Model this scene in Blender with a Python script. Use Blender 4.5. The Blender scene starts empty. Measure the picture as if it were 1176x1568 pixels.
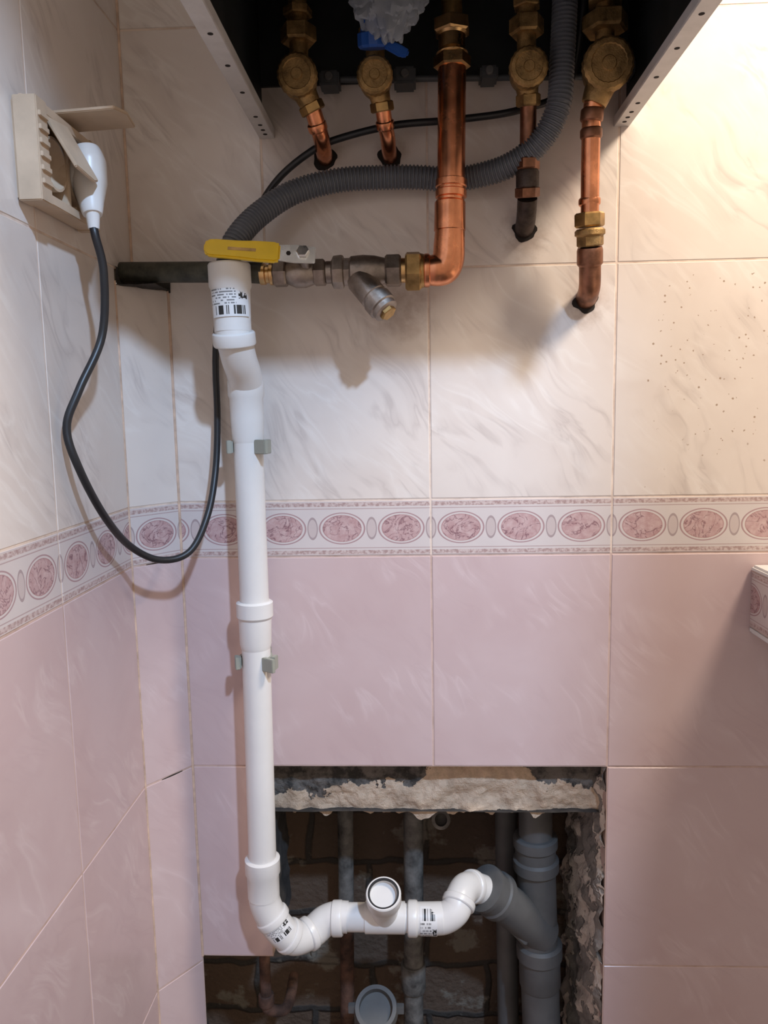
import bpy, bmesh, math, random
from mathutils import Vector, Matrix, Euler, noise
random.seed(7)
S=.001
col=bpy.context.scene.collection
# ------------------------------------------------------------------ node helpers
class N:
    def __init__(s,name):
        s.m=bpy.data.materials.new(name); s.m.use_nodes=True; s.t=s.m.node_tree
        s.b=s.t.nodes['Principled BSDF']; s.out=s.t.nodes['Material Output']
    def n(s,k,**kw):
        x=s.t.nodes.new(k)
        for a,v in kw.items(): setattr(x,a,v)
        return x
    def l(s,a,b): s.t.links.new(a,b)
    def M(s,op,a,b=None,c=None,clamp=False):
        x=s.n('ShaderNodeMath',operation=op,use_clamp=clamp)
        for i,v in enumerate((a,b,c)):
            if v is None: continue
            if isinstance(v,(int,float)): x.inputs[i].default_value=v
            else: s.l(v,x.inputs[i])
        return x.outputs[0]
    def mix(s,f,a,b,bt='MIX'):
        x=s.n('ShaderNodeMix',data_type='RGBA',blend_type=bt)
        for i,v in ((0,f),(6,a),(7,b)):
            if isinstance(v,(int,float)): x.inputs[i].default_value=v
            elif isinstance(v,tuple): x.inputs[i].default_value=(*v[:3],1)
            else: s.l(v,x.inputs[i])
        return x.outputs[2]
    def noise(s,vec,scale,detail=3,rough=.5,dist=0):
        x=s.n('ShaderNodeTexNoise'); x.inputs['Scale'].default_value=scale; x.inputs['Detail'].default_value=detail
        x.inputs['Roughness'].default_value=rough; x.inputs['Distortion'].default_value=dist
        if vec is not None: s.l(vec,x.inputs['Vector'])
        return x.outputs['Fac']
    def ramp(s,f,stops):
        x=s.n('ShaderNodeValToRGB'); r=x.color_ramp
        while len(r.elements)<len(stops): r.elements.new(.5)
        for e,(p,c) in zip(r.elements,stops):
            e.position=p; e.color=(*c,1) if isinstance(c,tuple) else (c,c,c,1)
        s.l(f,x.inputs[0]); return x.outputs[0]
    def bump(s,h,strength=.3,dist=.002):
        x=s.n('ShaderNodeBump'); x.inputs['Strength'].default_value=strength; x.inputs['Distance'].default_value=dist
        s.l(h,x.inputs['Height']); s.l(x.outputs[0],s.b.inputs['Normal'])
    def base(s,c):
        if isinstance(c,tuple): s.b.inputs['Base Color'].default_value=(*c,1)
        else: s.l(c,s.b.inputs['Base Color'])
    def set(s,**k):
        for a,v in k.items():
            i=s.b.inputs[a.replace('_',' ')]
            if isinstance(v,(int,float)): i.default_value=v
            else: s.l(v,i)
def simple(name,c,rough=.4,metal=0,var=.15,scale=40,bump=0,spec=None):
    k=N(name); o=k.n('ShaderNodeTexCoord').outputs['Object']
    nz=k.noise(o,scale,4,.6)
    d=tuple(x*(1-var*1.6) for x in c); e=tuple(min(1,x*(1+var)) for x in c)
    k.base(k.mix(k.ramp(nz,[(.3,0.),(.7,1.)]),d,e))
    k.set(Roughness=k.M('MULTIPLY_ADD',nz,.25,rough-.12),Metallic=metal)
    if bump: k.bump(k.noise(o,scale*8,3),bump,.001)
    return k.m
# ------------------------------------------------------------------ tile materials
def veins(k,uvw,rot,sx,sy,dist=.6):
    mp=k.n('ShaderNodeMapping',vector_type='TEXTURE'); k.l(uvw,mp.inputs['Vector'])
    mp.inputs['Rotation'].default_value=(0,0,rot); mp.inputs['Scale'].default_value=(1/sx,1/sy,1)
    a=k.noise(mp.outputs[0],1,3,.5,dist)
    return k.ramp(a,[(.0,0.),(.42,0.),(.495,1.),(.507,.55),(.60,0.)])
def tilebase(name,ca,cb,cv,cv2,f1,f2):
    k=N(name); tc=k.n('ShaderNodeTexCoord'); g=k.n('ShaderNodeNewGeometry')
    rnd=g.outputs['Random Per Island']
    cmb=k.n('ShaderNodeCombineXYZ'); k.l(k.M('MULTIPLY',rnd,7.3),cmb.inputs[0]); k.l(k.M('MULTIPLY',rnd,3.1),cmb.inputs[1]); k.l(k.M('MULTIPLY',rnd,11.),cmb.inputs[2])
    va=k.n('ShaderNodeVectorMath',operation='ADD'); k.l(tc.outputs['UV'],va.inputs[0]); k.l(cmb.outputs[0],va.inputs[1])
    # bend the strokes a little
    nn=k.n('ShaderNodeTexNoise'); nn.inputs['Scale'].default_value=10; nn.inputs['Detail'].default_value=1; k.l(va.outputs[0],nn.inputs['Vector'])
    vb=k.n('ShaderNodeVectorMath',operation='MULTIPLY_ADD'); k.l(nn.outputs['Color'],vb.inputs[0]); vb.inputs[1].default_value=(.05,.05,0); k.l(va.outputs[0],vb.inputs[2])
    v=vb.outputs[0]
    cloud=k.noise(v,9,4,.55,.4)
    c=k.mix(k.ramp(cloud,[(.35,0.),(.68,1.)]),ca,cb)
    m1=k.M('MULTIPLY',veins(k,v,math.radians(-55),9,40,.5),k.ramp(k.noise(v,13,2),[(.49,0.),(.62,1.)]))
    m2=k.M('MULTIPLY',veins(k,v,math.radians(-42),9,38,.6),k.ramp(k.noise(v,10,2),[(.45,0.),(.6,1.)]))
    c=k.mix(k.M('MULTIPLY',m1,f1),c,cv); c=k.mix(k.M('MULTIPLY',m2,f2),c,cv2)
    k.set(Roughness=.22); k.b.inputs['Specular IOR Level'].default_value=.5
    k.bump(k.noise(tc.outputs['UV'],30,2),.08,.001)
    return k,c,tc
k,c,tc=tilebase('tile_cream',(.70,.62,.56),(.655,.57,.51),(.45,.375,.34),(.76,.70,.645),.52,.6)
sep=k.n('ShaderNodeSeparateXYZ'); k.l(tc.outputs['UV'],sep.inputs[0])
sp=k.n('ShaderNodeTexVoronoi'); sp.inputs['Scale'].default_value=130; k.l(tc.outputs['UV'],sp.inputs['Vector'])
spot=k.M('LESS_THAN',sp.outputs['Distance'],.16)
reg=k.ramp(k.noise(tc.outputs['UV'],7,2),[(.42,0.),(.5,1.)])
right=k.M('GREATER_THAN',sep.outputs[0],.235); pick=k.M('GREATER_THAN',k.noise(tc.outputs['UV'],300,0),.50)
low=k.M('LESS_THAN',sep.outputs[1],.30)
dm=k.M('MULTIPLY',k.M('MULTIPLY',spot,reg),k.M('MULTIPLY',k.M('MULTIPLY_ADD',k.M('MULTIPLY',right,low),.75,.03),pick))
c=k.mix(dm,c,(.27,.17,.10))
# grime around the pipe penetrations
st=None; wob=k.noise(tc.outputs['UV'],55,4,.65)
for hx,hz,hr in ((.102,.345,.042),(.168,.27,.036),(-.039,.43,.03),(-.108,.43,.03),(-.03,.27,.05)):
    dd=k.M('SQRT',k.M('ADD',k.M('POWER',k.M('ABSOLUTE',k.M('SUBTRACT',sep.outputs[0],hx)),2),k.M('POWER',k.M('ABSOLUTE',k.M('SUBTRACT',sep.outputs[1],hz)),2)))
    q=k.M('SUBTRACT',1,k.M('DIVIDE',dd,hr),clamp=True); st=q if st is None else k.M('MAXIMUM',st,q)
st=k.ramp(k.M('MULTIPLY',k.M('POWER',st,.6),wob),[(.22,0.),(.5,1.)])
c=k.mix(k.M('MULTIPLY',st,.55),c,(.36,.26,.20)); k.base(c); T_UP=k.m
k,c,tc=tilebase('tile_lilac',(.575,.44,.43),(.54,.40,.39),(.69,.565,.555),(.47,.34,.335),.42,.25)
k.base(c); T_LO=k.m
# decorative border
k=N('tile_border'); tc=k.n('ShaderNodeTexCoord'); sep=k.n('ShaderNodeSeparateXYZ'); k.l(tc.outputs['UV'],sep.inputs[0])
U,V=sep.outputs[0],sep.outputs[1]; uv=tc.outputs['UV']
x=k.M('MULTIPLY',k.M('SUBTRACT',k.M('FRACT',k.M('DIVIDE',U,.06667)),.5),66.67)
y=k.M('MULTIPLY',k.M('SUBTRACT',V,.0318),1000)
def ell(x,y,a,b):
    return k.M('SQRT',k.M('ADD',k.M('POWER',k.M('ABSOLUTE',k.M('DIVIDE',x,a)),2),k.M('POWER',k.M('ABSOLUTE',k.M('DIVIDE',y,b)),2)))
d=ell(x,y,26,18)
inner=k.M('LESS_THAN',d,.85); ring=k.M('MULTIPLY',k.M('GREATER_THAN',d,.94),k.M('LESS_THAN',d,1.01))
ringi=k.M('MULTIPLY',k.M('GREATER_THAN',d,.80),k.M('LESS_THAN',d,.86))
x2=k.M('SUBTRACT',33.33,k.M('ABSOLUTE',x)); d2=ell(x2,y,5.8,12.5)
ring2=k.M('MULTIPLY',k.M('GREATER_THAN',d2,.82),k.M('LESS_THAN',d2,1.03)); in2=k.M('LESS_THAN',d2,.82)
ay=k.M('ABSOLUTE',y)
band=k.M('MULTIPLY',k.M('GREATER_THAN',ay,24.8),k.M('LESS_THAN',ay,29.3)); line=k.M('COMPARE',ay,22.3,.5); line2=k.M('COMPARE',ay,30.2,.35)
mott=k.noise(uv,110,5,.7); fine=k.noise(uv,260,2,.6)
bg=k.mix(k.noise(uv,25,3),(.64,.57,.54),(.57,.50,.48))
pink=k.mix(k.ramp(mott,[(.35,0.),(.65,1.)]),(.43,.26,.255),(.55,.40,.385))
vn=k.ramp(k.noise(uv,60,3,.6,1.2),[(.0,0.),(.465,0.),(.495,1.),(.53,0.)])
pink=k.mix(k.M('MULTIPLY',vn,.85),pink,(.18,.08,.10))
pink=k.mix(k.M('MULTIPLY',ringi,.5),pink,(.36,.19,.19))
bandc=k.mix(k.ramp(fine,[(.4,0.),(.6,1.)]),(.38,.26,.24),(.57,.46,.43))
c=k.mix(band,bg,bandc); c=k.mix(k.M('MULTIPLY',line,.75),c,(.38,.26,.25)); c=k.mix(k.M('MULTIPLY',line2,.5),c,(.42,.31,.29))
c=k.mix(in2,c,(.53,.44,.42)); c=k.mix(k.M('MULTIPLY',ring2,.85),c,(.33,.25,.25))
c=k.mix(k.M('MULTIPLY',ring,.9),c,(.36,.22,.225)); c=k.mix(inner,c,pink)
k.base(c); k.set(Roughness=.25); T_BO=k.m
k=N('grout'); o=k.n('ShaderNodeTexCoord').outputs['Object']; sep=k.n('ShaderNodeSeparateXYZ'); k.l(o,sep.inputs[0])
c=k.mix(k.M('LESS_THAN',sep.outputs[2],.001),(.72,.58,.48),(.58,.42,.36)); c=k.mix(k.ramp(k.noise(o,22,4,.65),[(.45,0.),(.72,.75)]),c,(.34,.23,.17)); k.base(c); k.set(Roughness=.85); GROUT=k.m
GROUTC=simple('corner_grout',(.60,.42,.31),.85,0,.2,60,.3)
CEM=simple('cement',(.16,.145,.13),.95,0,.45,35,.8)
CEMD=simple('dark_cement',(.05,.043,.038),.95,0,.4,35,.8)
WHITE=simple('white_plastic',(.70,.675,.645),.33,0,.03,15)
WHITE2=simple('white_enamel',(.72,.71,.69),.3,0,.03,15)
GREYP=simple('grey_plastic_pipe',(.105,.103,.10),.5,0,.15,20)
GREYD=simple('grey_plastic_dark',(.06,.065,.07),.5,0,.1,20)
CLIP=simple('clip_plastic',(.30,.30,.25),.5,0,.05,20)
BLACK=simple('cable_rubber',(.014,.014,.016),.4,0,.1,20)
DARK=simple('boiler_underside_paint',(.014,.017,.018),.55,0,.3,20)
ZINC=simple('galvanised_sheet',(.60,.57,.55),.45,.1,.06,60)
HOSE=simple('corrugated_hose_plastic',(.12,.125,.14),.42,0,.06,20)
COPPER=simple('copper',(.80,.31,.155),.25,1,.3,30)
COPPERD=simple('tarnished_copper',(.32,.15,.09),.42,1,.35,50)
BRASS=simple('brass',(.48,.30,.12),.42,1,.3,60)
BRASSB=simple('brass_bright',(.66,.42,.19),.3,1,.2,60)
BRASSC=simple('brass_cast',(.38,.235,.095),.52,.85,.35,90,.4)
NICK=simple('nickel_plated',(.36,.30,.255),.44,.95,.28,50,.2)
STEELD=simple('painted_steel_pipe',(.06,.058,.042),.5,.2,.4,70,.3)
IRON=simple('dark_fitting',(.075,.055,.045),.5,.7,.4,70,.4)
RUST=simple('rusty_pipe',(.09,.045,.03),.8,.1,.45,60,.4)
OLDP=simple('old_painted_pipe',(.15,.14,.125),.7,0,.5,45,.5)
YEL=simple('yellow_sleeve',(.82,.54,.012),.4,0,.06,30)
BLUE=simple('blue_knob_plastic',(.015,.08,.34),.4,0,.1,30)
BEIGE=simple('beige_plastic',(.55,.42,.30),.45,0,.1,30)
STEEL=simple('bright_steel',(.72,.71,.69),.25,1,.1,50)
HOLE=simple('hole_black',(.02,.015,.012),.95,0,.1,20)
# plaster
k=N('broken_plaster'); o=k.n('ShaderNodeTexCoord').outputs['Object']; sep=k.n('ShaderNodeSeparateXYZ'); k.l(o,sep.inputs[0])
h=k.M('MULTIPLY_ADD',sep.outputs[2],-26,-26*.289)
cen=k.M('SUBTRACT',1,k.M('DIVIDE',k.M('ABSOLUTE',k.M('SUBTRACT',sep.outputs[0],.05)),.11),clamp=True)
h=k.M('ADD',h,k.M('MULTIPLY',cen,1.7))
h=k.M('ADD',h,k.M('MULTIPLY',k.M('SUBTRACT',k.noise(o,17,5,.65),.5),3.4))
mk=k.ramp(h,[(.0,0.),(.05,1.)])
k.base(k.mix(mk,k.mix(k.ramp(k.noise(o,45,4,.7),[(.4,0.),(.6,1.)]),(.04,.037,.033),(.17,.15,.13)),k.mix(k.ramp(k.noise(o,60,5,.7),[(.35,0.),(.65,1.)]),(.70,.53,.38),(.46,.34,.24)))); k.set(Roughness=.95)
k.bump(k.M('ADD',k.M('MULTIPLY',mk,.8),k.noise(o,130,5,.7)),.9,.005); PLAST=k.m
k=N('jamb_mortar'); o=k.n('ShaderNodeTexCoord').outputs['Object']
mk=k.ramp(k.noise(o,22,4,.6),[(.50,0.),(.53,1.)])
k.base(k.mix(mk,k.mix(k.noise(o,80,3),(.14,.125,.11),(.36,.32,.28)),(.64,.55,.46))); k.set(Roughness=.95); k.bump(k.M('ADD',mk,k.noise(o,120,4)),.8,.004); JAMB=k.m
k=N('old_brick'); tc=k.n('ShaderNodeTexCoord'); br=k.n('ShaderNodeTexBrick')
wv=k.n('ShaderNodeVectorMath',operation='MULTIPLY_ADD'); nn=k.n('ShaderNodeTexNoise'); nn.inputs['Scale'].default_value=14; k.l(tc.outputs['UV'],nn.inputs['Vector'])
k.l(nn.outputs['Color'],wv.inputs[0]); wv.inputs[1].default_value=(.025,.025,0); k.l(tc.outputs['UV'],wv.inputs[2]); k.l(wv.outputs[0],br.inputs['Vector'])
br.inputs['Scale'].default_value=1; br.inputs['Brick Width'].default_value=.17; br.inputs['Row Height'].default_value=.08; br.inputs['Mortar Size'].default_value=.006; br.inputs['Mortar Smooth'].default_value=.6
br.inputs['Color1'].default_value=(.11,.07,.046,1); br.inputs['Color2'].default_value=(.085,.06,.043,1); br.inputs['Mortar'].default_value=(.045,.038,.032,1)
lim=k.ramp(k.noise(tc.outputs['UV'],9,5,.65),[(.54,0.),(.59,1.)])
c=k.mix(k.M('MULTIPLY',lim,.85),br.outputs['Color'],(.20,.175,.14)); k.base(c); k.set(Roughness=.95)
k.bump(k.M('ADD',k.M('MULTIPLY',br.outputs['Fac'],-.8),k.noise(tc.outputs['UV'],90,4)),.8,.006); BRICK=k.m
# label
k=N('barcode_label'); tc=k.n('ShaderNodeTexCoord'); sep=k.n('ShaderNodeSeparateXYZ'); k.l(tc.outputs['UV'],sep.inputs[0])
U,V=sep.outputs[0],sep.outputs[1]
cb=k.n('ShaderNodeCombineXYZ'); k.l(k.M('FLOOR',k.M('MULTIPLY',U,46)),cb.inputs[0])
wn=k.n('ShaderNodeTexWhiteNoise',noise_dimensions='3D'); k.l(cb.outputs[0],wn.inputs['Vector'])
bars=k.M('MULTIPLY',k.M('LESS_THAN',wn.outputs['Value'],.5),k.M('MULTIPLY',k.M('GREATER_THAN',V,.08),k.M('LESS_THAN',V,.40)))
bars=k.M('MULTIPLY',bars,k.M('MULTIPLY',k.M('GREATER_THAN',U,.12),k.M('LESS_THAN',U,.88)))
cb2=k.n('ShaderNodeCombineXYZ'); k.l(k.M('FLOOR',k.M('MULTIPLY',U,34)),cb2.inputs[0]); k.l(k.M('FLOOR',k.M('MULTIPLY',V,20)),cb2.inputs[1])
wn2=k.n('ShaderNodeTexWhiteNoise',noise_dimensions='3D'); k.l(cb2.outputs[0],wn2.inputs['Vector'])
row=k.M('GREATER_THAN',k.M('FRACT',k.M('MULTIPLY',V,10)),.5)
txt=k.M('MULTIPLY',k.M('MULTIPLY',k.M('LESS_THAN',wn2.outputs['Value'],.55),row),k.M('MULTIPLY',k.M('GREATER_THAN',V,.45),k.M('LESS_THAN',U,.66)))
dot=k.M('MULTIPLY',k.M('MULTIPLY',k.M('GREATER_THAN',U,.72),k.M('LESS_THAN',U,.96)),k.M('MULTIPLY',k.M('GREATER_THAN',V,.62),k.M('LESS_THAN',V,.92)))
dot=k.M('MULTIPLY',dot,k.M('LESS_THAN',wn2.outputs['Value'],.75))
mk=k.M('MAXIMUM',bars,k.M('MAXIMUM',k.M('MULTIPLY',txt,.75),dot)); k.base(k.mix(mk,(.70,.69,.68),(.02,.02,.02))); k.set(Roughness=.4); LABEL=k.m
# ------------------------------------------------------------------ mesh helpers
def fin(name,bm,mats,angle=35,smooth=True):
    bmesh.ops.recalc_face_normals(bm,faces=bm.faces)
    me=bpy.data.meshes.new(name); bm.to_mesh(me); bm.free()
    for m in (mats if isinstance(mats,list) else [mats]): me.materials.append(m)
    if smooth:
        for p in me.polygons: p.use_smooth=True
        me.set_sharp_from_angle(angle=math.radians(angle))
    ob=bpy.data.objects.new(name,me); col.objects.link(ob); return ob
def group(name,obs):
    mn=Vector((1e9,)*3); mx=-mn
    for o in obs:
        for v in o.data.vertices:
            for i in range(3): mn[i]=min(mn[i],v.co[i]); mx[i]=max(mx[i],v.co[i])
    e=bpy.data.objects.new(name,None); e.empty_display_size=.03; e.location=(mn+mx)/2; col.objects.link(e)
    for o in obs: o.parent=e; o.matrix_parent_inverse=Matrix.Translation(-e.location)
    return e
def frame(d):
    d=d.normalized(); a=Vector((0,0,1)) if abs(d.z)<.9 else Vector((0,-1,0))
    u=a.cross(d).normalized(); return u,d.cross(u).normalized()
def catmull(P,sub):
    if sub<=1: return P,[float(i) for i in range(len(P))]
    out=[];ts=[]
    for i in range(len(P)-1):
        p0=P[max(i-1,0)];p1=P[i];p2=P[i+1];p3=P[min(i+2,len(P)-1)]
        for j in range(sub):
            t=j/sub; out.append(.5*((2*p1)+(p2-p0)*t+(2*p0-5*p1+4*p2-p3)*t*t+(3*p1-p0-3*p2+p3)*t**3)); ts.append(i+t)
    out.append(P[-1]); ts.append(len(P)-1); return out,ts
def sweep(name,pts,r,mat,n=20,sub=8,rib=None):
    P=[Vector(p)*S for p in pts]; C,ts=catmull(P,sub)
    if rib:
        L=[0]
        for a,b in zip(C,C[1:]): L.append(L[-1]+(b-a).length)
        st=rib[0]*S/4; m=int(L[-1]/st); C2=[];T2=[];j=0
        for q in range(m+1):
            s=q*st
            while j<len(L)-2 and L[j+1]<s: j+=1
            f=(s-L[j])/max(L[j+1]-L[j],1e-9); C2.append(C[j].lerp(C[j+1],min(f,1))); T2.append(ts[j])
        C,ts=C2,T2
    bm=bmesh.new(); rings=[]; u=None
    for i,c in enumerate(C):
        d=(C[min(i+1,len(C)-1)]-C[max(i-1,0)]).normalized()
        if u is None: u,v=frame(d)
        else:
            u=(u-d*u.dot(d)).normalized(); v=d.cross(u)
        if isinstance(r,(list,tuple)):
            q=int(min(ts[i],len(r)-1)); f=ts[i]-q; rr=r[q]*(1-f)+r[min(q+1,len(r)-1)]*f
        else: rr=r
        if rib: rr+= (rib[1] if i%4 in (1,2) else -rib[1]*.8)
        rings.append([bm.verts.new(c+(u*math.cos(a)+v*math.sin(a))*rr*S) for a in [2*math.pi*k/n for k in range(n)]])
    for a,b in zip(rings,rings[1:]):
        for k in range(n): bm.faces.new((a[k],a[(k+1)%n],b[(k+1)%n],b[k]))
    bm.faces.new(rings[0]); bm.faces.new(rings[-1])
    return fin(name,bm,mat,50)
def rev(name,p,d,prof,mat,n=28,knurl=0,rot=0,caps=True):
    p=Vector(p)*S; d=Vector(d).normalized(); u,v=frame(d); bm=bmesh.new(); rings=[]
    for t,r in prof:
        rings.append([bm.verts.new(p+d*t*S+(u*math.cos(a+rot)+v*math.sin(a+rot))*max(r,.01)*S*(1+knurl*(1 if k%2 else -1))) for k,a in [(k,2*math.pi*k/n) for k in range(n)]])
    for a,b in zip(rings,rings[1:]):
        for k in range(n): bm.faces.new((a[k],a[(k+1)%n],b[(k+1)%n],b[k]))
    if caps: bm.faces.new(rings[0]); bm.faces.new(rings[-1])
    return fin(name,bm,mat,28)
def hexn(name,p,d,L,r,mat,rot=0):
    return rev(name,p,d,[(0,r*.88),(L*.12,r),(L*.88,r),(L,r*.88)],mat,6,0,rot)
def cyl(name,a,b,r,mat,n=28,ch=.6):
    a=Vector(a);b=Vector(b);L=(b-a).length
    return rev(name,a,b-a,[(0,r-ch),(ch,r),(L-ch,r),(L,r-ch)],mat,n)
def collar(name,p,d,L,r,mat):
    return rev(name,p,d,[(0,r-1.5),(1.2,r-.3),(2.5,r),(L-2.5,r),(L-1.2,r-.3),(L,r-1.5)],mat,32)
def box(name,c,s,mat,R=None,bev=.6):
    bm=bmesh.new(); bmesh.ops.create_cube(bm,size=1)
    for v in bm.verts: v.co=Vector((v.co[i]*s[i]*S for i in range(3)))
    if bev: bmesh.ops.bevel(bm,geom=bm.edges[:],offset=bev*S,segments=2,affect='EDGES')
    M=Matrix.Translation(Vector(c)*S)@(R.to_4x4() if R else Matrix())
    bmesh.ops.transform(bm,matrix=M,verts=bm.verts)
    return fin(name,bm,mat,30)
def plate(name,outline,axis_o,ux,uy,th,mat,bev=.5):
    o=Vector(axis_o);ux=Vector(ux).normalized();uy=Vector(uy).normalized();nz=ux.cross(uy)
    bm=bmesh.new(); a=[bm.verts.new((o+ux*x+uy*y-nz*th/2)*S) for x,y in outline]
    f=bm.faces.new(a); r=bmesh.ops.extrude_face_region(bm,geom=[f]); vs=[g for g in r['geom'] if isinstance(g,bmesh.types.BMVert)]
    bmesh.ops.translate(bm,vec=nz*th*S,verts=vs)
    bmesh.ops.bevel(bm,geom=bm.edges[:],offset=bev*S,segments=2,affect='EDGES')
    return fin(name,bm,mat,40)
def rough(name,P,du,dv,nu,nv,nrm,amp,mat,jag=0,freq=40):
    P=Vector(P);du=Vector(du);dv=Vector(dv);nrm=Vector(nrm); bm=bmesh.new(); g=[]; ul=bm.loops.layers.uv.new('UVMap')
    for i in range(nu+1):
        row=[]
        for j in range(nv+1):
            q=P+du*i/nu+dv*j/nv
            if jag and j==nv: q=q+dv.normalized()*noise.noise(q*S*45)*jag+dv.normalized()*noise.noise(q*S*160)*jag*.4
            h=noise.noise(q*S*freq)*amp+noise.noise(q*S*freq*3)*amp*.4
            row.append(bm.verts.new((q+nrm*h)*S))
        g.append(row)
    for i in range(nu):
        for j in range(nv):
            f=bm.faces.new((g[i][j],g[i+1][j],g[i+1][j+1],g[i][j+1]))
            for lp,(a,b) in zip(f.loops,((i,j),(i+1,j),(i+1,j+1),(i,j+1))): lp[ul].uv=(du.length*S*a/nu,dv.length*S*b/nv)
    return fin(name,bm,mat,80)
# ------------------------------------------------------------------ tiled walls
MATS=[T_UP,T_LO,T_BO,GROUT]
def tilewall(name,org,ud,nd,tiles,uoff=0):
    org=Vector(org);ud=Vector(ud).normalized();nd=Vector(nd).normalized(); bm=bmesh.new(); ul=bm.loops.layers.uv.new('UVMap')
    def blk(u0,u1,z0,z1,d0,d1,b,mi):
        def P(u,z,d): return (org+ud*u+Vector((0,0,z))-nd*d)*S
        R=[[(u0,z0,d1),(u1,z0,d1),(u1,z1,d1),(u0,z1,d1)],[(u0,z0,d0+b),(u1,z0,d0+b),(u1,z1,d0+b),(u0,z1,d0+b)],[(u0+b,z0+b,d0),(u1-b,z0+b,d0),(u1-b,z1-b,d0),(u0+b,z1-b,d0)]]
        V=[[bm.verts.new(P(*q)) for q in r] for r in R]; fs=[]
        for a in range(2):
            for k in range(4):
                fs.append(([V[a][k],V[a][(k+1)%4],V[a+1][(k+1)%4],V[a+1][k]],[R[a][k],R[a][(k+1)%4],R[a+1][(k+1)%4],R[a+1][k]]))
        fs.append((V[2],R[2])); fs.append((V[0],R[0]))
        for vs,q in fs:
            f=bm.faces.new(vs); f.material_index=mi
            for lp,(u,z,dd) in zip(f.loops,q): lp[ul].uv=((u+uoff)*S,z*S)
    for u0,u1,z0,z1,mi in tiles:
        blk(u0+1.0,u1-1.0,z0+1.0,z1-1.0,0,6,.6,mi); blk(u0,u1,z0,z1,.55,24,0,3)
    return fin(name,bm,MATS,20,False)
B=63.7
rows_lo=[(-1250,-1000),(-1000,-750),(-750,-500),(-500,-250),(-250,0)]
tl=[]
for z0,z1 in ((B+250,B+500),(B+500,B+750),(B+750,B+1000),(B+1000,B+1250)):
    for a,b in ((-323,-176),(-176,0),(0,200),(200,400),(400,600),(600,800)): tl.append((a,b,z0,z1,0))
for a,b in ((-285,-200),(-200,0),(0,200),(200,400),(400,600),(600,800)):
    tl+= [(a,b,B,B+250,0),(a,b,0,B,2),(a,b,-250,0,1)]
tl.append((-285,-197,-494,-250,1))
for z0,z1 in ((-500,-250),(-750,-500)):
    for a,b in ((200,400),(400,600),(600,800)): tl.append((a,b,z0,z1,1))
for z0,z1 in ((-1000,-750),(-1250,-1000)):
    for a,b in ((-285,-200),(-200,0),(0,200),(200,400),(400,600),(600,800)): tl.append((a,b,z0,z1,1))
wall_back=tilewall('wall_back',(0,0,0),(1,0,0),(0,-1,0),tl)
tl=[]
ys=[-1615,-1415,-1215,-1015,-815,-615,-415,-215]
for z0,z1,m in [(a,b,1) for a,b in rows_lo]+[(0,B,2),(B,B+250,0)]:
    for a,b in zip(ys,ys[1:]+[-50]): tl.append((a,b,z0,z1,m))
for z0,z1 in ((B+250,B+500),(B+500,B+750),(B+750,B+1000),(B+1000,B+1250)):
    for a,b in zip(ys,ys[1:]+[0]): tl.append((a,b,z0,z1,0))
wall_left=tilewall('wall_left',(-323,0,0),(0,1,0),(1,0,0),tl,215-3000)
W=65
cd=Vector((39,52,0)).normalized(); cn=Vector((cd.y,-cd.x,0))
tilewall('wall_corner',(-323,-52,0),cd,cn,[(-.5,W+1,a,b,1) for a,b in rows_lo]+[(-.5,W+1,0,B,2),(-.5,W+1,B,297,0)])
fl_=[sweep('bead_a',[(-284.3,-.2,-494),(-284.3,-.2,0),(-284.3,-.2,296)],1.7,GROUTC,10,2),sweep('bead_b',[(-322.8,-51.8,-1240),(-322.8,-51.8,0),(-322.8,-51.8,300)],1.2,GROUTC,10,2),
 sweep('bead_c',[(-322.3,-.7,312),(-322.3,-.7,700),(-322.3,-.7,1200)],1.5,GROUTC,10,2)]
for z,a,b in ((0,18,50),(-250,22,50)):
    p=Vector((-323,-52,z)); fl_.append(sweep('open_joint',[tuple(p+cd*a+cn*.1),tuple(p+cd*(a+b)/2+cn*.1),tuple(p+cd*b+cn*.1)],[.3,.7,.4],HOLE,8,3))
group('corner_grout_joint',fl_)
# cement around the pipe entry at the top of the boxed corner
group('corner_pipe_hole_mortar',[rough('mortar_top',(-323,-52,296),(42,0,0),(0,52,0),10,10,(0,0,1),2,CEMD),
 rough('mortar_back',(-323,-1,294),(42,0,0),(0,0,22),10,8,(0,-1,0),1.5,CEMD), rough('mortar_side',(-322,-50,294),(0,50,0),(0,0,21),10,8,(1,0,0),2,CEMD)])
fl=rough('floor',(-400,-1700,-1250),(1200,0,0),(0,1700,0),4,4,(0,0,1),0,CEM)
# unseen door and header behind the viewpoint, added to block the cool lamp
dr=[box('leaf',(850,-970,-125),(824,36,2230),WHITE2,bev=2)]
for z0,h in ((-750,800),(400,900)):
    dr.append(box('panel_front',(850,-949,z0),(560,8,h),WHITE2,bev=3)); dr.append(box('panel_rear',(850,-991,z0),(560,8,h),WHITE2,bev=3))
dr.append(cyl('handle_stem',(480,-950,-150),(480,-905,-150),8,STEEL)); dr.append(cyl('handle_lever',(480,-905,-150),(590,-905,-150),8,STEEL))
dr.append(box('blocker_head',(430,-970,1105),(1660,60,190),WHITE2,bev=2)); dr.append(box('blocker_head_moulding',(430,-935,1030),(1660,12,50),WHITE2,bev=3))  # added header, keeps the cool light off the upper left walls
group('light_blocker_door',dr)
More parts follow.
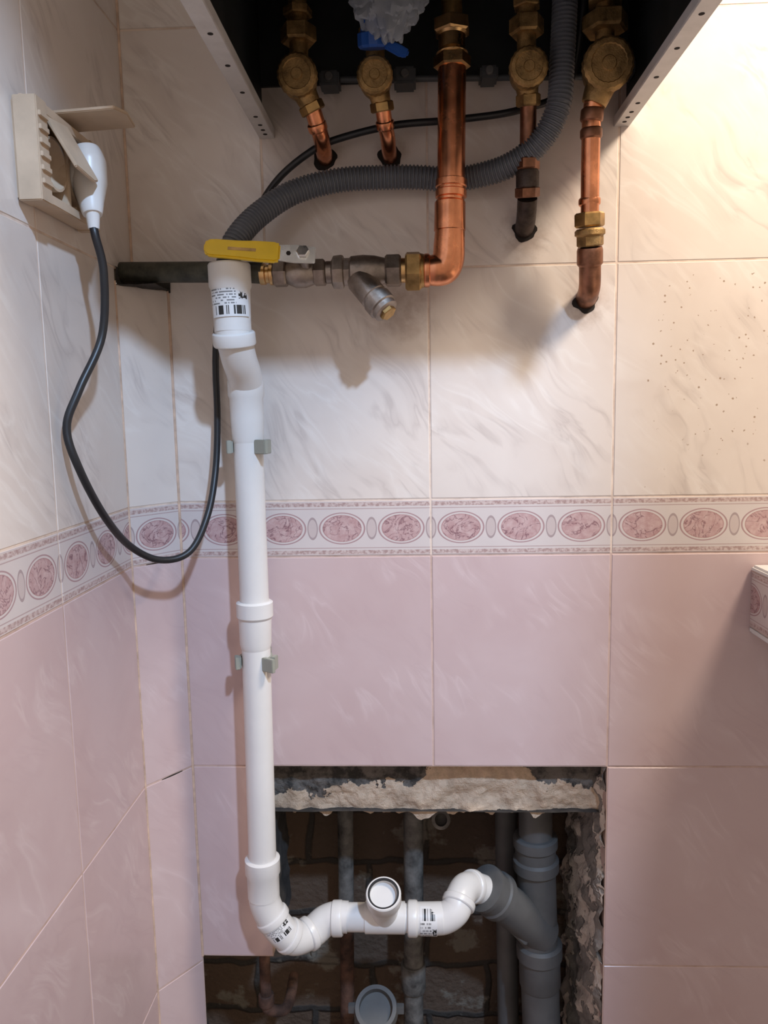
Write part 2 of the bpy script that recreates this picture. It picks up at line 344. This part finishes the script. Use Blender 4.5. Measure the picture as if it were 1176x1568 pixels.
# ------------------------------------------------------------------ opening in the wall
obs=[rough('brick_back',(-420,200,-800),(780,0,0),(0,0,520),60,40,(0,-1,0),5,BRICK),
 rough('side_a',(-420,20,-800),(0,180,0),(0,0,520),10,20,(1,0,0),4,BRICK),
 rough('side_b',(360,20,-800),(0,180,0),(0,0,520),10,20,(-1,0,0),4,BRICK),
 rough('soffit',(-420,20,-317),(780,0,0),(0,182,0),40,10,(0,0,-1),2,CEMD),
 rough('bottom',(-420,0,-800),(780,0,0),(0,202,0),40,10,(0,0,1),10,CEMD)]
group('wall_recess_brickwork',obs)
rough('plaster_lintel',(-284,27,-246),(484,0,0),(0,0,-73),180,30,(0,-1,0),6,PLAST,jag=12,freq=55)
group('opening_jamb_mortar',[rough('jamb_face',(199,2,-240),(-10,178,0),(0,0,-560),40,110,(-1,0,0),12,JAMB),
 rough('jamb_edge',(192,180,-240),(60,0,0),(0,0,-560),8,60,(0,-1,0),8,JAMB),
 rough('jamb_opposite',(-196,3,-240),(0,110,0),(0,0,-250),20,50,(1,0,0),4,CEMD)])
# old pipework in the recess
group('old_water_pipe',[sweep('pipe',[(-119,150,-290),(-122,150,-480),(-124,150,-560)],11,OLDP),sweep('lower_pipe',[(-122,149,-540),(-127,149,-790)],10,RUST)])
group('old_riser_pipe',[sweep('pipe',[(-25,130,-290),(-28,130,-560),(-31,130,-790)],13.5,OLDP),collar('coupling',(-29,130,-600),(0,0,-1),40,17,OLDP)])
group('small_branch_fitting',[rev('open_end',(10,92,-366),(0,-.85,.4),[(2,7),(16,8),(16,12),(0,12),(-20,10)],CEM),sweep('stub',[(10,100,-368),(-12,120,-360),(-27,130,-360)],8,OLDP)])
group('thin_brown_pipe',[sweep('pipe',[(-217,40,-490),(-217,40,-580),(-214,42,-600),(-195,60,-612),(-195,120,-615)],7,RUST),collar('nut',(-217,40,-576),(0,0,-1),16,10,RUST)])
group('grey_vent_pipe',[sweep('pipe',[(100,150,-290),(103,150,-560),(106,150,-790)],15,GREYP)])
st=[sweep('stack_top',[(131,92,-300),(132,91,-345),(133,90,-420)],21.5,GREYP,32),
 rev('socket_top',(132,90,-386),(.02,0,-1),[(0,25),(2,28.5),(14,28.5),(17,26),(36,26),(40,25)],GREYP,36),
 rev('collar_mid',(133,90,-416),(.02,0,-1),[(0,26),(3,29.5),(16,29.5),(19,26)],GREYP,36),
 sweep('stack_body',[(133,90,-420),(136,90,-500),(138,90,-560),(142,90,-660),(145,90,-790)],25,GREYP,32),
 rev('collar_low',(138,90,-535),(.03,0,-1),[(0,26),(3,30),(20,30),(23,27),(60,27),(62,26)],GREYP,36),
 sweep('branch',[(142,88,-522),(118,76,-494),(92,62,-464),(66,50,-440)],[25,25,25,24],GREYP,32,2),
 rev('branch_collar',(82,58,-452),(-.66,-.36,.66),[(-4,25),(0,29.5),(9,29.5),(11,27),(22,27),(24,29),(30,29),(31,25)],GREYP,36),
 box('branch_web',(112,64,-505),(30,10,20),GREYP,Euler((0,.8,0)).to_matrix(),3)]
group('grey_sewer_stack',st)
d=Vector((0,-.55,.83))
group('grey_pipe_socket_end',[rev('socket',(-75,30,-592),d,[(6,21),(18,21),(18,26),(12,27.5),(2,27.5),(-2,25),(-40,23)],GREYP,36),
 box('ear_a',(-104,26,-583),(12,8,10),GREYP),box('ear_b',(-46,26,-583),(12,8,10),GREYP)])
# ------------------------------------------------------------------ white waste pipe
w=[]
ax=Vector((1,0,-60)).normalized()
w.append(rev('inlet_socket',(-198,-75,309),ax,[(18,15),(0,17.5),(0,20),(1.5,21),(22,21),(25,19.5),(56,18.5),(66,18.5)],WHITE,40))
w.append(sweep('offset_bend',[(-197,-75,246),(-196,-74,236),(-195,-62,218),(-194,-47,204),(-194.5,-37,192),(-195,-35,180)],18,WHITE,32))
w.append(collar('bend_collar',(-196.5,-75,243),Vector((.02,.25,-1)),14,21.5,WHITE))
w.append(rev('long_socket',(-195,-35,197),(0,0,-1),[(0,17),(1,19.3),(16,19.3),(19,17.8),(40,17.6),(62,16.6),(66,15.8)],WHITE,40))
w.append(sweep('straight_pipe',[(-195,-35,190),(-195,-35,-53),(-198,-35,-360)],15.8,WHITE,36,2))
w.append(rev('mid_socket',(-195,-35,-42),(-.01,0,-1),[(0,17.5),(1.5,20),(17,20),(20,18),(48,17.4),(54,15.8)],WHITE,40))
w.append(rev('lower_socket',(-198,-35,-343),(0,0,-1),[(0,17.5),(1.5,20),(18,20),(22,18.3),(48,18.2)],WHITE,40))
w.append(sweep('trap_bend',[(-198,-35,-380),(-197,-35,-398),(-190,-35,-417),(-178,-34,-436),(-165,-26,-451),(-148,-9,-455),(-133,-1,-446),(-118,0,-441),(-105,0,-441)],17.8,WHITE,32))
w.append(collar('bend_collar_a',(-191,-35,-414),Vector((.5,.02,-.86)),10,19.8,WHITE))
w.append(collar('bend_collar_b',(-174,-32,-441),Vector((.62,.3,-.62)),9,20.2,WHITE))
w.append(collar('bend_collar_c',(-154,-15,-455),Vector((.7,.6,.15)),9,20.0,WHITE))
w.append(collar('run_collar',(-124,0,-443),Vector((1,0,.03)),13,20.3,WHITE))
w.append(sweep('run_pipe',[(-118,0,-441),(-60,0,-441),(-10,0,-442)],16.2,WHITE,32,2))
w.append(cyl('tee_body',(-84,0,-441),(-36,0,-441),18,WHITE,36))
bd=Vector((0,-.5,.87))
w.append(rev('tee_branch',(-60,0,-441),bd,[(0,15.5),(26,16.5),(38,18.5),(42,20.5),(57,20.5),(58.5,19.5),(58.5,18.2),(57.5,18),(57.5,16.8),(50,16.5),(49,15),(49.3,8)],WHITE,40))
w.append(rev('rubber_seal',(Vector((-60,0,-441))+bd*56.5),bd,[(0,15.6),(1.6,16.2),(1.6,18.4),(0,18.4),(0,15.6)],BLACK,40,caps=False))
w.append(collar('run_collar_b',(-33,0,-442),Vector((1,0,0)),12,20.5,WHITE))
w.append(cyl('run_socket',(-24,0,-442),(10,0,-441),18.3,WHITE,36))
w.append(sweep('outlet_bend',[(-6,0,-442),(10,0,-441),(24,3,-433),(30,12,-423),(38,27,-420),(50,41,-428),(64,50,-438)],17.8,WHITE,32))
w.append(collar('outlet_collar',(27,5,-429),Vector((.35,.75,.5)),9,20.3,WHITE))
w.append(collar('outlet_collar_b',(44,35,-423),Vector((.6,.6,-.4)),9,20,WHITE))
def label(name,p0,p1,r,front,half,rollflip=False):
    p0=Vector(p0);p1=Vector(p1);d=(p1-p0).normalized();f=Vector(front);f=(f-d*f.dot(d)).normalized();g=d.cross(f)
    bm=bmesh.new();ul=bm.loops.layers.uv.new('UVMap');n=16;R=[]
    for p in (p0,p1): R.append([bm.verts.new((p+(f*math.cos(a)+g*math.sin(a))*r)*S) for a in [math.radians(-half+2*half*i/n) for i in range(n+1)]])
    for i in range(n):
        q=bm.faces.new((R[0][i],R[0][i+1],R[1][i+1],R[1][i]))
        for lp,(a,b) in zip(q.loops,((i,0),(i+1,0),(i+1,1),(i,1))): lp[ul].uv=(1-a/n,1-b) if not rollflip else (b,a/n)
    return fin(name,bm,LABEL,80)
w.append(label('label_a',(-198,-75,283),(-197,-75,256),19.6,(.15,-1,0),62))
w.append(label('label_b',(-187,-35,-421),(-178,-34,-435),18.5,(.2,-1,.3),50))
w.append(label('label_c',(-18,0,-442),(2,0,-442),18.8,(0,-1,.25),65,True))
group('white_waste_pipe',w)
for z,xx in ((127,-195),(-110,-196)):
    o=[]
    bm=bmesh.new(); n=22; R=[]
    for rr in (16.4,18.6):
        for zz in (-6,6):
            R.append([bm.verts.new(Vector((xx+rr*math.sin(a),-35+rr*math.cos(a),z+zz))*S) for a in [math.radians(-118+236*i/n) for i in range(n+1)]])
    q=[R[0],R[1],R[3],R[2]]
    for a,b in zip(q,q[1:]+q[:1]):
        for i in range(n): bm.faces.new((a[i],a[i+1],b[i+1],b[i]))
    bm.faces.new([r[0] for r in q]); bm.faces.new([r[-1] for r in q])
    o.append(fin('saddle',bm,CLIP,30))
    o.append(box('foot',(xx,-9,z),(22,17,13),CLIP))
    o.append(box('jaw_a',(xx-19.5,-41,z),(5,11,14),CLIP,Euler((0,0,.35)).to_matrix()))
    o.append(box('jaw_b',(xx+16,-50,z),(5,19,15),CLIP,Euler((0,0,.95)).to_matrix()))
    o.append(box('jaw_tab',(xx+22,-42,z),(5,10,15),CLIP,Euler((0,0,-.2)).to_matrix()))
    group('pipe_clip',o)
# ------------------------------------------------------------------ gas line
sweep('gas_steel_pipe',[(-330,-30,312),(-260,-44,308),(-196,-58,304),(-168,-60,302)],10.5,STEELD,24,2)
Y=-60;Z=301
LD=(.60,-.33,-.73)
LP=Vector((-77,Y,Z))
g=[rev('brass_nipple',(-171,Y,Z),(1,0,0),[(0,8),(1,10.5),(6,10.5),(7,9),(10,9),(11,11),(16,11)],BRASSB,24),
 hexn('valve_hex_a',(-157,Y,Z),(1,0,0),14,14,NICK),
 rev('valve_body',(-144,Y,Z),(1,0,0),[(0,10),(4,12),(10,14.5),(20,14.5),(27,12),(30,11)],NICK,32),
 hexn('valve_hex_b',(-116,Y,Z),(1,0,0),12,14,NICK),
 rev('union_thread',(-104,Y,Z),(1,0,0),[(0,10),(1,11),(7,11),(8,10)],NICK,28),
 rev('union_nut',(-98,Y,Z),(1,0,0),[(0,12),(2,16),(10,16.8),(12,16),(13,13.5),(20,13.5)],NICK,8),
 rev('strainer_body',(-80,Y,Z),(1,0,0),[(0,13),(2,15),(14,16),(26,15),(36,12.5),(42,12)],NICK,32),
 hexn('strainer_hex',(-44,Y,Z),(1,0,0),16,16.5,NICK),
 rev('strainer_leg',LP,LD,[(0,8),(12,13.5),(36,14),(37,13),(40,13),(41,15),(51,15),(52,13),(57,13),(58,11)],NICK,28),
 hexn('strainer_cap',LP+Vector(LD)*57,LD,5,8.5,BRASS),
 rev('brass_thread',(-29,Y,Z),(1,0,0),[(0,9),(0,12),(10,12)],BRASSB,28),
 hexn('brass_nut',(-24,Y,Z-1),(1,0,0),16,20,BRASS,.3),
 rev('brass_cone',(-9,Y,Z-1),(1,0,0),[(0,17),(4,16),(8,13),(14,12)],BRASS,28),
 cyl('stem',(-122,-66,304),(-122,-90,315),5,NICK),
 hexn('stem_nut',(-122,-88.5,314),(0,-.92,.4),6,6.5,STEEL)]
lv=Vector((-88,-6,7)).normalized(); up=Vector((.05,.22,.97)).normalized(); up=(up-lv*up.dot(lv)).normalized()
nf=lv.cross(up); nf=nf if nf.y<0 else -nf
g.append(plate('lever_plate',[(-12,-8),(8,-9),(34,-7),(34,7),(8,9),(-12,8)],(-122,-90,313),lv,up,2.2,STEEL))
g.append(plate('yellow_sleeve',[(22,-8),(26,-10),(45,-10),(60,-9),(86,-8.5),(92,-8),(95,-4),(95,4),(92,8),(86,9),(60,9),(45,10),(26,10),(22,8)],(-122,-90,313),lv,up,6,YEL,1.6))
g.append(plate('sleeve_slot',[(45,-1.6),(72,-1.6),(72,1.6),(45,1.6)],Vector((-122,-90,313))+nf*2.9,lv,up,.8,BRASS,.2))
g.append(hexn('lever_hole',(Vector((-122,-90,313))+lv*14+nf*.9),nf,.6,2.4,HOLE))
group('gas_ball_valve_with_strainer',g)
c=[sweep('elbow',[(-4,-61,300),(6,-62,300),(15,-62,302),(19,-62,311),(20,-62,324),(21,-62,342)],[13.5,15.5,16,16,15.5,14.5],COPPER,36),
 collar('elbow_lip_a',(-6,-61,300),Vector((1,0,0)),7,16.4,COPPER),
 rev('elbow_lip_b',(20.5,-62,336),(0.02,0,1),[(0,14),(1.5,15.6),(28,15.2),(30,13.5)],COPPER,36),
 rev('coupling',(22,-62,368),(.02,0,1),[(0,13.5),(1,15.4),(7,15.4),(8,14.3),(10,14.3),(11,15.4),(17,15.4),(18,13.6)],COPPER,36),
 sweep('riser',[(21,-62,340),(22.5,-62,400),(24,-62,497)],13.6,COPPER,36,2),
 hexn('brass_nut_low',(24,-62,488),(0,0,1),12,18,BRASSB),
 rev('brass_sleeve',(24,-62,499),(0,0,1),[(0,14),(2,15.5),(6,13),(18,13),(20,15)],BRASSB,28),
 hexn('brass_nut_high',(24,-62,519),(0,0,1),13,18.5,BRASSB,.4),
 cyl('brass_inlet',(24,-62,530),(24,-62,604),10,BRASS)]
group('copper_gas_pipe',c)
# ------------------------------------------------------------------ boiler
b=[]
for sx,xx in ((1,-175),(-1,208)):
    b.append(box('side_panel',(xx-sx*1,-165,752),(2,330,600),WHITE2,bev=.4))
    b.append(box('side_lining',(xx+sx*1.2,-165,530),(1.5,328,150),DARK,bev=.3))
    b.append(box('bottom_flange',(xx+sx*6,-165,451.5),(16,330,2),ZINC,bev=.4))
    b.append(box('flange_lip',(xx+sx*13.5,-165,456),(1.5,328,9),ZINC,bev=.3))
    for q in (-14,-26,-40,-62,-120,-175,-230,-285):
        b.append(rev('flange_hole',(xx+sx*6.5,q,450.6),(0,0,-1),[(0,2.3),(.3,2.3)],HOLE,14))
b.append(box('back_plate',(16,-3,560),(380,5,118),DARK))
b.append(box('chassis_plate',(16,-165,604),(382,330,6),DARK))
b.append(box('front_cover',(16,-331,760),(386,4,580),WHITE2))
b.append(box('top_cover',(16,-165,1052),(386,332,4),WHITE2))
b.append(cyl('mounting_rail',(-88,-25,497),(158,-25,491),3.2,GREYD))
for q,s in ((-98,14),(-22,16),(62,12),(197,14)):
    b.append(box('rail_clip',(q,-24,495),(s+6,26,s),GREYD,bev=2)); b.append(cyl('rail_clip_screw',(q,-36,495),(q,-41,495),4,GREYP))
b.append(box('front_beam',(16,-300,588),(380,30,26),DARK))
b.append(box('tray',(-10,-200,594),(200,110,16),DARK,bev=4))
group('gas_boiler',b)
def spigot(name,x,r,top,body,pipes,extra=[]):
    d=Vector((0,-1,-.12)).normalized(); z=top
    o=[cyl('inlet',(x,-62,z+6),(x,-62,604),9,BRASSC),hexn('union_nut',(x,-62,z+34),(0,0,1),16,r*.92,BRASSC),
       hexn('locknut',(x,-62,z+58),(0,0,1),8,r*.75,BRASSC,.3),
       rev('body',(x,-50,z),d,[(0,r*.7),(8,r*.86),(22,r*.9)],BRASSC,28),
       rev('cap',(x,-70,z),d,[(0,r*.86),(1.5,r),(11,r),(13,r*.9),(13.5,r*.72),(12.5,r*.68),(12.5,r*.3),(14,r*.26)],BRASSC,44,.018)]
    o+=extra+[sweep('leg',[(x,-62,z-4)]+body,[r*.72,r*.62,r*.5],BRASSC,24)]
    for i,(pts,rr,m) in enumerate(pipes): o.append(sweep('pipe_%d'%i,pts,rr,m,24))
    return group(name,o)
def whole(x,z,r):
    bm=bmesh.new(); n=30; c=bm.verts.new(Vector((x,-.5,z))*S); R=[]
    for i in range(n):
        a=2*math.pi*i/n; q=r*(1+.28*noise.noise(Vector((x*.1+math.cos(a)*1.6,z*.1,math.sin(a)*1.6))))
        R.append(bm.verts.new(Vector((x+q*math.cos(a),-.4,z+q*math.sin(a)))*S))
    for i in range(n): bm.faces.new((c,R[i],R[(i+1)%n]))
    return fin('wall_hole',bm,HOLE)
spigot('heating_service_valve',-124,19,482,[(-119,-62,470),(-112,-58,456)],[([(-113,-59,458),(-109,-50,444),(-107,-40,436),(-107,-22,430),(-108,4,429)],8.3,COPPER)],
  [hexn('compression_nut',(-115,-60,462),(.4,.3,-.86),9,12.5,BRASS),collar('solder_ring',(-110.5,-52,447),Vector((.25,.6,-.8)),9,9.8,COPPER),whole(-108,429,13)])
spigot('heating_service_valve',-50,17,479,[(-47,-62,468),(-44,-58,455)],[([(-44,-59,457),(-42,-50,444),(-40,-38,435),(-39.5,-20,429),(-39,4,428)],7.6,COPPER)],
  [hexn('compression_nut',(-45,-60,461),(.12,.3,-.9),9,11.5,BRASS),collar('solder_ring',(-42.5,-52,447),Vector((.1,.6,-.8)),9,9.2,COPPER),whole(-39,428,12)])
spigot('heating_service_valve',95,18,481,[(96,-60,470),(98,-56,458)],[([(98,-57,460),(99,-48,440),(99,-46,405)],8,COPPERD),([(100,-38,372),(100.5,-30,362),(101.5,-14,354),(102,5,351)],[10,10,10,10],IRON)],
  [hexn('compression_nut',(97.5,-58,464),(.05,.25,-.95),11,12,BRASSC),hexn('dark_nut_a',(99,-46,408),(0,.08,-1),11,12,COPPERD),rev('dark_body',(99,-45,398),(.03,.2,-1),[(0,10),(3,11.5),(16,11.5),(18,10)],IRON,24),hexn('dark_nut_b',(99.5,-42,382),(.03,.25,-1),10,12.5,COPPERD),whole(103,349,12.5)])
spigot('heating_service_valve',169,23.5,481,[(165,-66,466),(159,-64,450)],[([(159,-64,452),(158,-61,440),(158,-60,428),(159,-54,395),(160,-50,345)],9,COPPER),([(163,-38,318),(164.5,-34,300),(166.5,-24,286),(168,-6,279),(168,6,277)],[11,11,11,11,11],COPPERD)],
  [collar('solder_ring_a',(158.5,-62,447),Vector((-.05,.1,-1)),12,11,COPPERD),collar('solder_ring_b',(158,-60,430),Vector((.03,.1,-1)),10,10.6,COPPERD),collar('solder_ring_c',(159.5,-50,368),Vector((.03,.1,-1)),8,10.8,COPPER),
   hexn('brass_nut',(160,-49,354),(.05,.15,-1),14,15,BRASS),rev('brass_ring',(161,-47,339),(.05,.15,-1),[(0,13),(2,15),(6,15),(8,12)],BRASSC,24),
   hexn('dark_hex',(161.5,-46,333),(.06,.2,-1),11,13.5,BRASSC),rev('dark_socket',(162.3,-42,322),(.08,.3,-1),[(0,12),(3,13),(16,13),(18,11.5)],COPPERD,24),whole(168,275,13)])
# blue drain knob + wrapped bag
group('blue_drain_knob',[rev('cap',(-50,-84,499),(0,-.3,1),[(0,13),(2,15),(12,15),(14,12),(24,11)],BLUE,24,.03),plate('tail',[(-4,-4),(14,-5),(20,-2),(20,4),(10,5),(-4,4)],(-36,-92,498),(1,0,-.5),(.4,0,1),5,BLUE,1.5)])
k=N('clear_film'); k.base((.42,.45,.50)); k.set(Roughness=.25,Alpha=.62); FILM=k.m
bm=bmesh.new(); bmesh.ops.create_uvsphere(bm,u_segments=64,v_segments=48,radius=1)
for v in bm.verts:
    q=v.co.copy(); r=1+.12*noise.noise(q*2.3)+.30*(abs(noise.noise(q*3.7+Vector((3,1,2))))-.15)
    sk=1-.25*max(0,-q.z)
    v.co=Vector((-36+q.x*33*r*sk+3*noise.noise(Vector((q.z*2,0,1))),-98+q.y*15*r,536+q.z*37*r+(5*noise.noise(Vector((q.x*3,q.y*3,4))))))*S
group('plastic_film_wrap',[fin('film',bm,FILM,18)])
# ------------------------------------------------------------------ condensate hose
sweep('corrugated_drain_hose',[(133,-62,604),(131,-62,540),(129,-61,488),(126,-60,450),(110,-52,421),(83,-38,405),(53,-27,399),(24,-22,397),(-6,-22,400),(-37,-23,401),(-91,-29,398),(-137,-38,385),(-169,-52,362),(-188,-68,338),(-197,-75,318),(-198,-75,298)],11.3,HOSE,22,10,rib=(3.8,.9))
# ------------------------------------------------------------------ power cable
sweep('power_cable',[(-291,-176,324),(-289,-178,316),(-286,-172,285),(-292,-170,232),(-306,-192,185),(-315,-202,152),(-308,-198,116),(-302,-165,70),(-300,-112,33),(-280,-85,14),(-255,-65,19),(-240,-45,54),(-235,-22,101),(-233,-12,158),(-232,-10,228),(-222,-10,297),(-198,-12,345),(-175,-14,382),(-153,-20,406),(-124,-24,426),(-96,-26,438),(-36,-30,449),(30,-26,454),(94,-24,462),(140,-30,480),(150,-50,540),(150,-60,604)],3.6,BLACK,14,8)
# ------------------------------------------------------------------ socket outlet on the left wall
o=[]
X0=-323
def yz(name,y0,y1,z0,z1,x0,x1,mat,bev=.8): return box(name,((x0+x1)/2,(y0+y1)/2,(z0+z1)/2),(abs(x1-x0),abs(y1-y0),abs(z1-z0)),mat,bev=bev)
o.append(yz('base',-242,-134,331,405,X0,X0+4,BEIGE))
o.append(yz('rim_top',-241,-133,398,406,X0+3,X0+20,BEIGE)); o.append(yz('rim_bottom',-241,-133,330,338,X0+3,X0+20,BEIGE))
o.append(yz('rim_a',-244,-226,329,407,X0+2,X0+21,BEIGE)); o.append(yz('rim_b',-141,-132,329,407,X0+2,X0+20.5,BEIGE)); o.append(yz('divider',-190,-184,337,399,X0+3,X0+18,BEIGE))
for q in (342,352,362,372,382,392): o.append(yz('rib',-242,-228,q,q+4,X0+20,X0+23,BEIGE,.4))
for yy in (-208,-163):
    o.append(rev('socket_cup',(X0+3,yy,366),(1,0,0),[(1,17),(14,19),(14,21),(0,21)],BEIGE,28))
    for s in (-7,7): o.append(rev('contact_hole',(X0+4,yy+s,366),(1,0,0),[(0,2.6),(.6,2.6)],HOLE,12))
o.append(plate('open_cover',[(0,-22),(60,-24),(66,-10),(62,20),(0,22)],(X0+2,-168,413),(1,0,.03),(0,1,.0),3,BEIGE,.7))
o.append(plate('half_open_cover',[(0,-18),(46,-18),(56,4),(54,14),(0,20)],(X0+16,-207,404),(.45,.20,-.86),(0,1,.13),3,BEIGE,.7))
o.append(cyl('hinge_pin',(X0+6,-238,407),(X0+6,-140,407),3,BEIGE))
group('double_power_socket',o)
group('white_plug',[rev('plug_face',(-320+3,-163,368),(1,0,0),[(0,16),(2,18),(14,18),(20,15),(24,11)],WHITE,32),
 sweep('plug_body',[(-298,-165,392),(-296,-166,380),(-295,-169,362),(-293,-173,346),(-291,-176,334)],[11,15,15,11,8],WHITE,28),
 rev('strain_relief',(-291,-176,338),(.02,-.02,-1),[(0,6.5),(4,6),(16,4.8)],WHITE,16)])
# ------------------------------------------------------------------ tiled shelf on the right
bx=tilewall('shelf_face',(354,0,-84),(0,-1,0),(-1,0,0),[(0,180,0,63.6,2),(180,360,0,63.6,2)])
for lp in bx.data.uv_layers[0].data: lp.uv.x+=.03
for lp in bx.data.uv_layers[0].data: lp.uv.y+=0
tp=box('shelf_top',(480,-180,-18),(254,360,8),WHITE2,bev=2.5); bt=box('shelf_bottom',(480,-180,-87),(252,360,8),WHITE2,bev=2); co=box('shelf_core',(492,-178,-52),(226,355,60),CEM)
group('tiled_shelf',[bx,tp,bt,co])
# ------------------------------------------------------------------ lights
def area(name,loc,target,size,power,color,shape='DISK',spread=180):
    l=bpy.data.lights.new(name,'AREA'); l.shape=shape; l.size=size; l.energy=power; l.color=color; l.spread=math.radians(spread)
    ob=bpy.data.objects.new(name,l); ob.location=loc; ob.rotation_euler=(Vector(target)-Vector(loc)).to_track_quat('-Z','Y').to_euler(); col.objects.link(ob)
area('ceiling_lamp_cool',(.57,-1.5,1.38),(-.05,0,0),.09,40,(.47,.68,1.0))
area('wall_lamp_warm',(.72,-.42,1.0),(.42,0,.55),.25,8,(1,.85,.68),spread=120)
wd=bpy.data.worlds.new('world'); bpy.context.scene.world=wd; wd.use_nodes=True; t=wd.node_tree; bg=t.nodes['Background']
tc=t.nodes.new('ShaderNodeTexCoord'); sp=t.nodes.new('ShaderNodeSeparateXYZ'); rp=t.nodes.new('ShaderNodeValToRGB')
ma=t.nodes.new('ShaderNodeMath'); ma.operation='MULTIPLY_ADD'; ma.inputs[1].default_value=.5; ma.inputs[2].default_value=.5
t.links.new(tc.outputs['Generated'],sp.inputs[0]); t.links.new(sp.outputs[2],ma.inputs[0]); t.links.new(ma.outputs[0],rp.inputs[0]); t.links.new(rp.outputs[0],bg.inputs[0])
rp.color_ramp.elements[0].position=.1; rp.color_ramp.elements[0].color=(.42,.335,.28,1); rp.color_ramp.elements[1].position=.95; rp.color_ramp.elements[1].color=(1.0,.86,.73,1)
bg.inputs[1].default_value=.74
cam=bpy.data.cameras.new('camera'); co=bpy.data.objects.new('camera',cam); col.objects.link(co)
co.location=(-.01403,-.85820,.16013); co.rotation_euler=(1.44321,.01831,.04234)
cam.sensor_fit='VERTICAL'; cam.sensor_height=36; cam.lens=1184.213/1568*36; cam.clip_start=.01
bpy.context.scene.camera=co
bpy.context.scene.view_settings.view_transform='Standard'
